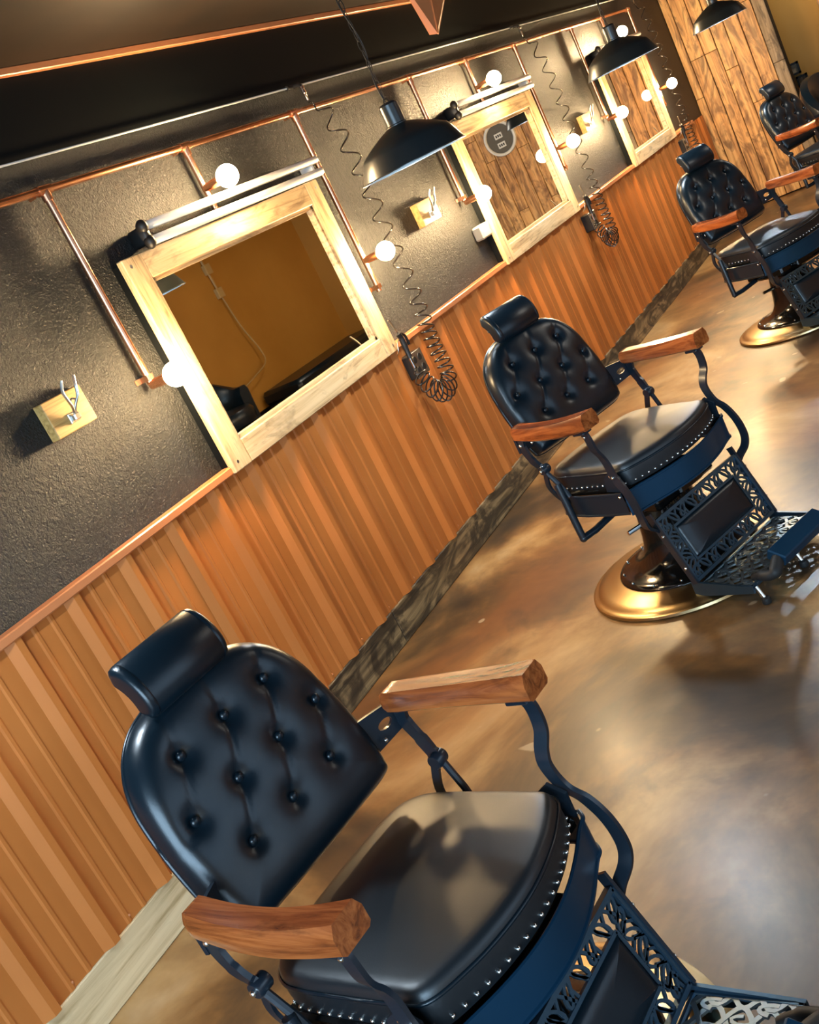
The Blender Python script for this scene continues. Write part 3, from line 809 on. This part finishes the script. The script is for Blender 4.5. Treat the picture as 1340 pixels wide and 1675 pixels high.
    for k in range(5):
        v_ = bw*.9+(PH-bw*1.8)*k/4
        for s in (-1, 1):
            uc = s*(W2-bw*.5)
            curl(uc, v_, .021, .0085, (.6 if k % 2 else -.6))
            vine([(uc-.02, v_+.018), (uc, v_+.006), (uc+.02, v_+.020)], .006)
    sc_.build('scrollwork', M['cast'], root)
    pd = MB(); pr_ = [1.0, .97, .9, .75, .5, .25]
    po = [(p.x, p.y) for p in catmull([(-iw+.004, iv0+.01, 0), (-iw+.012, iv0+.003, 0), (0, iv0+.002, 0), (iw-.012, iv0+.003, 0), (iw-.004, iv0+.01, 0), (iw-.003, (iv0+iv1)/2, 0), (iw-.004, iv1-.01, 0), (iw-.012, iv1-.003, 0), (0, iv1-.002, 0), (-iw+.012, iv1-.003, 0), (-iw+.004, iv1-.01, 0), (-iw+.003, (iv0+iv1)/2, 0)], 4, True)]
    Pt, Fc = ring_surface(po, (0, (iv0+iv1)/2), pr_, lambda u, v_, r: .018*(1-r**6)**.5-.002)
    pd.add([tuple(fp(u, v_, h)) for u, v_, h in Pt], Fc); bk_ = [tuple(fp(u, v_, -.006)) for u, v_ in po]; n = len(po)
    pd.add([tuple(fp(u, v_, -.002)) for u, v_ in po]+bk_, [(i, (i+1) % n, n+(i+1) % n, n+i) for i in range(n)]+[tuple(range(n, 2*n))])
    pd.build('calf_pad', M['leather'], root, 50)
    # side straps of the panel
    for s in (-1, 1):
        MB().bar([fp(s*(W2+.007), -.03), fp(s*(W2+.007), PH+.006)], .022, .007, nrm).build('panel_strap', M['chair_metal'], root)
        for v_ in (.05, .17): MB().ball(tuple(fp(s*(W2+.012), v_, .006)), .0055, 10, 6).build('bolt', M['stud'], root, 60)
    # --- foot platform
    y0, y1, zt = -.215, -.425, .062
    pf = MB()
    for (x0_, x1_, ya, yb) in ((-.218, .218, y0-.012, y0), (-.218, .218, y1, y1+.014), (-.218, -.204, y1, y0), (.204, .218, y1, y0)): pf.box(x0_, x1_, ya, yb, zt-.012, zt, .003)
    for s in (-1, 1):
        pf.add([(s*.220, y0+.02, zt+.012), (s*.220, y1, zt), (s*.220, y1, zt-.022), (s*.220, y0-.03, zt-.036), (s*.220, y0+.02, zt-.034),
                (s*.212, y0+.02, zt+.012), (s*.212, y1, zt), (s*.212, y1, zt-.022), (s*.212, y0-.03, zt-.036), (s*.212, y0+.02, zt-.034)],
               [(0,1,2,3,4), (9,8,7,6,5)]+[(i, (i+1) % 5, 5+(i+1) % 5, 5+i) for i in range(5)])
    pf.build('platform_frame', M['cast'], root)
    gr = MB(); zf = lambda u, v_, o=0: Vector((u, v_, zt-.004+o)); rr_ = random.Random(5)
    ny = 22; pit = .054
    for k in range(9):
        cx = -.216+pit*k
        for sg in (-1, 1):
            pts = []
            for q in range(ny+1):
                yy = y0-.006+(y1+.008-y0)*q/ny; xx_ = cx+sg*pit*.5*math.cos(2*math.pi*(q/ny)*2.0)
                pts.append(zf(max(-.21, min(.21, xx_)), yy, .0004*sg))
            gr.bar(pts, .006, .0095, (0, 0, 1))
        for q in range(2):
            cy = y0-.056-.104*q; cxx = cx+pit*.5 if q % 2 else cx+pit*.5
            if abs(cxx) > .19: continue
            arc = [zf(cxx+.011*math.cos(w_*.42-.4), cy+.024*math.sin(w_*.42-.4)*(1 if k % 2 else -1), .001) for w_ in range(9)]
            gr.bar(arc, .006, .008, (0, 0, 1))
        for q in range(3):
            cy = y0-.004-.104*q
            if abs(cx) < .2 and q < 3: gr.bar([zf(cx+.009*math.cos(w_*.7), cy-.006+.020*math.sin(w_*.7) if 0 < q < 2 else cy-.012, .0008) for w_ in range(3 if q != 1 else 8)], .006, .007, (0, 0, 1)) if q == 1 else None
    gr.build('grate', M['grate'], root)
    for s in (-1, 1):
        MB().tube(catmull([(s*.165, y1+.03, zt), (s*.172, y1+.0, zt+.012), (s*.176, y1-.035, zt+.014), (s*.165, y1-.052, zt+.020), (s*.135, y1-.045, zt+.032), (s*.11, y1-.035, zt+.036)], 5), [.012]*6+[.016]*8+[.020]*12, 10).build('toe_bar_arm', M['rubber'], root, 50)
    MB().box(-.125, .125, -.031, .031, -.018, .018, .004, mat=Matrix.Translation((0, y1-.038, zt+.042)) @ Matrix.Rotation(math.radians(24), 4, 'X')).build('toe_bar', M['apron'], root)
    for xx in (-.205, 0.0, .205):
        lg = MB().tube([(xx, y1+.0, zt-.006), (xx, y1-.018, .012)], .0065, 10).build('leg', M['steel'], root, 40)
        MB().lathe([(0, 0), (.013, 0), (.015, .004), (.013, .018), (.007, .022), (0, .022)], 14, (xx, y1-.018, 0)).build('rubber_foot', M['rubber'], lg, 40)
    return root
CH = [((1.172, 1.123), -97.2, 'black tufted leather barber chair beside the bare pine length of baseboard'),
      ((3.214, 1.328), -114.4, 'black tufted leather barber chair standing below the mirror reflecting the ochre wall'),
      ((5.93, 1.312), -124.0, 'black tufted leather barber chair standing below the mirror with the round sign'),
      ((8.60, 1.30), -117.0, 'black tufted leather barber chair in front of the torched plank wall')]
proto = make_chair()
for i, (c, yaw, lab) in enumerate(CH):
    o = proto if i == 0 else copy_tree(proto)
    o.location = (c[0], c[1], 0); o.rotation_euler = (0, 0, math.radians(yaw+90))
    tag(o, lab, 'barber chair', 'black barber chairs in a row')

# unseen fill lamps added to brighten the ochre walls and far planks
M['flush'] = emit('fill_light_diffuser', (1.0, .93, .82), 30.0)
for x, yl, lb in ((5.2, -1.3, 'added round fill light in the middle of the open side, outside the picture'), (9.0, -.4, 'added round fill light near the low bench, outside the picture'), (10.78, 1.1, 'added round fill light in the passage behind the plank wall')):
    root = empty('fill_light', (x, yl, ZC)); tag(root, lb, 'fill light', 'added fill lights')
    MB().lathe([(.20, 0), (.20, -.03), (.185, -.035), (.17, -.03), (.17, 0)], 40).build('rim', M['white_plastic'], root, 40)
    MB().lathe([(.171, -.028), (.12, -.034), (0, -.036)], 40).build('diffuser', M['flush'], root, 40)

# ------------------------------------------------------------------ far end of the room and what the mirrors show
def tub_chair(x, y, rz, lab):
    root = empty('tub_chair', (x, y, 0), rz); tag(root, lab, 'armchair')
    mb = MB(); P = []; Fc = []; n = 40
    for i in range(n+1):
        a = math.radians(-20+220*i/n); h = .60+.30*max(0, math.sin(a))**1.2
        for (r, z) in ((.40, .10), (.41, .4), (.42, h-.05), (.40, h), (.34, h), (.31, h-.06), (.30, .42), (.30, .10)):
            P.append((r*math.cos(a), r*math.sin(a), z))
    for i in range(n):
        for j in range(7): Fc.append((i*8+j, (i+1)*8+j, (i+1)*8+j+1, i*8+j+1))
    Fc.append(tuple(range(8))); Fc.append(tuple(n*8+j for j in range(8)))
    mb.add(P, Fc).build('shell', M['leather'], root, 50)
    MB().lathe([(0, .30), (.29, .30), (.305, .33), (.305, .40), (.28, .44), (.15, .455), (0, .46)], 32, (0, -.03, 0)).build('seat_cushion', M['leather'], root, 50)
    for k in range(4):
        a = math.radians(45+90*k); MB().lathe([(0, 0), (.018, 0), (.022, .12), (0, .12)], 12, (.3*math.cos(a), .3*math.sin(a), 0)).build('leg', M['black_iron'], root, 40)
tub_chair(9.55, 1.14, math.radians(-30), 'black rounded tub armchair behind the last barber chair')

for (y, z, s) in ((1.80, .925, .11), (1.755, .80, .10)):
    root = empty('picture_frame', (XT, y, z)); tag(root, 'upper small dark frame on the ochre wall beside the planks' if z > .9 else 'lower small dark frame on the ochre wall beside the planks', 'picture frame', 'small dark frames on the ochre wall')
    f = MB(); h = s/2
    for (a, b, c, d) in ((-h, h, h-.018, h), (-h, h, -h, -h+.018), (-h, -h+.018, -h, h), (h-.018, h, -h, h)): f.box(-.02, 0, a, b, c, d)
    f.build('frame', M['black_iron'], root); MB().box(-.008, 0, -h, h, -h, h).build('print', M['plank_grey'], root)

root = empty('round_sign', (XF-.006, .60, 1.56)); tag(root, 'round dark sign with pale rim and two white labels, on the reflected planks', 'sign')
MB().lathe([(0, -.010), (.145, -.010), (.145, .0)], 48, axis='X').build('disc', mat('sign_grey', (.10, .085, .06), .5), root, 30)
MB().lathe([(.14, 0), (.14, -.022), (.148, -.028), (.165, -.026), (.170, -.012), (.170, 0)], 48, axis='X').build('rim', M['white_plastic'], root, 40)
for k, z in enumerate((.028, -.062)):
    l_ = MB().box(-.013, -.010, -.048, .034, z-.026, z+.026).build('label_plate', M['white_plastic'], root)
    m2 = MB()
    for q in range(3): m2.box(-.0138, -.013, -.036+q*.022, -.022+q*.022, z-.012, z+.012)
    m2.build('lettering', M['black_smooth'], l_)

M['ochre_box'] = mat('ochre_painted_box', (.50, .33, .13), .5)
root = empty('conduit', (9.33, YR, 1.45)); tag(root, 'thin conduit with two small boxes and hanging cable on the reflected ochre wall', 'conduit')
MB().tube([(-.05, .02, ZC-1.45), (-.02, .02, .32)], .012, 8).build('pipe', M['ochre_box'], root, 40)
MB().box(-.05, .05, 0, .05, .22, .33, .005).build('box_body', M['ochre_box'], root)
MB().box(-.05, .05, 0, .05, -.05, .06, .005).build('box_body', M['ochre_box'], root)
MB().tube([(-.01, .02, .22), (0, .02, .06)], .012, 8).build('pipe', M['ochre_box'], root, 40)
MB().tube(catmull([(0, .03, -.05), (.03, .05, -.4), (.10, .08, -.72), (.02, .12, -.86), (-.3, .16, -.92), (-.55, .2, -.95)], 8), .008, 6).build('cable', M['ochre_box'], root, 60)
root = empty('low_bench', (10.1, -2.28, 0)); tag(root, 'low black upholstered bench along the reflected ochre wall', 'bench')
MB().box(-1.0, 1.0, -.28, .28, .16, .32, .04).build('seat_cushion', M['leather'], root, 40)
MB().box(-.97, .97, -.25, .25, .08, .16, .01).build('frame', M['black_iron'], root)
for sx in (-.9, .9):
    for sy in (-.2, .2): MB().lathe([(0, 0), (.02, 0), (.025, .09), (0, .09)], 12, (sx, sy, 0)).build('leg', M['black_iron'], root, 40)
tub_chair(7.75, -2.0, math.radians(180), 'black rounded tub armchair reflected in the mirror that shows the ochre wall')
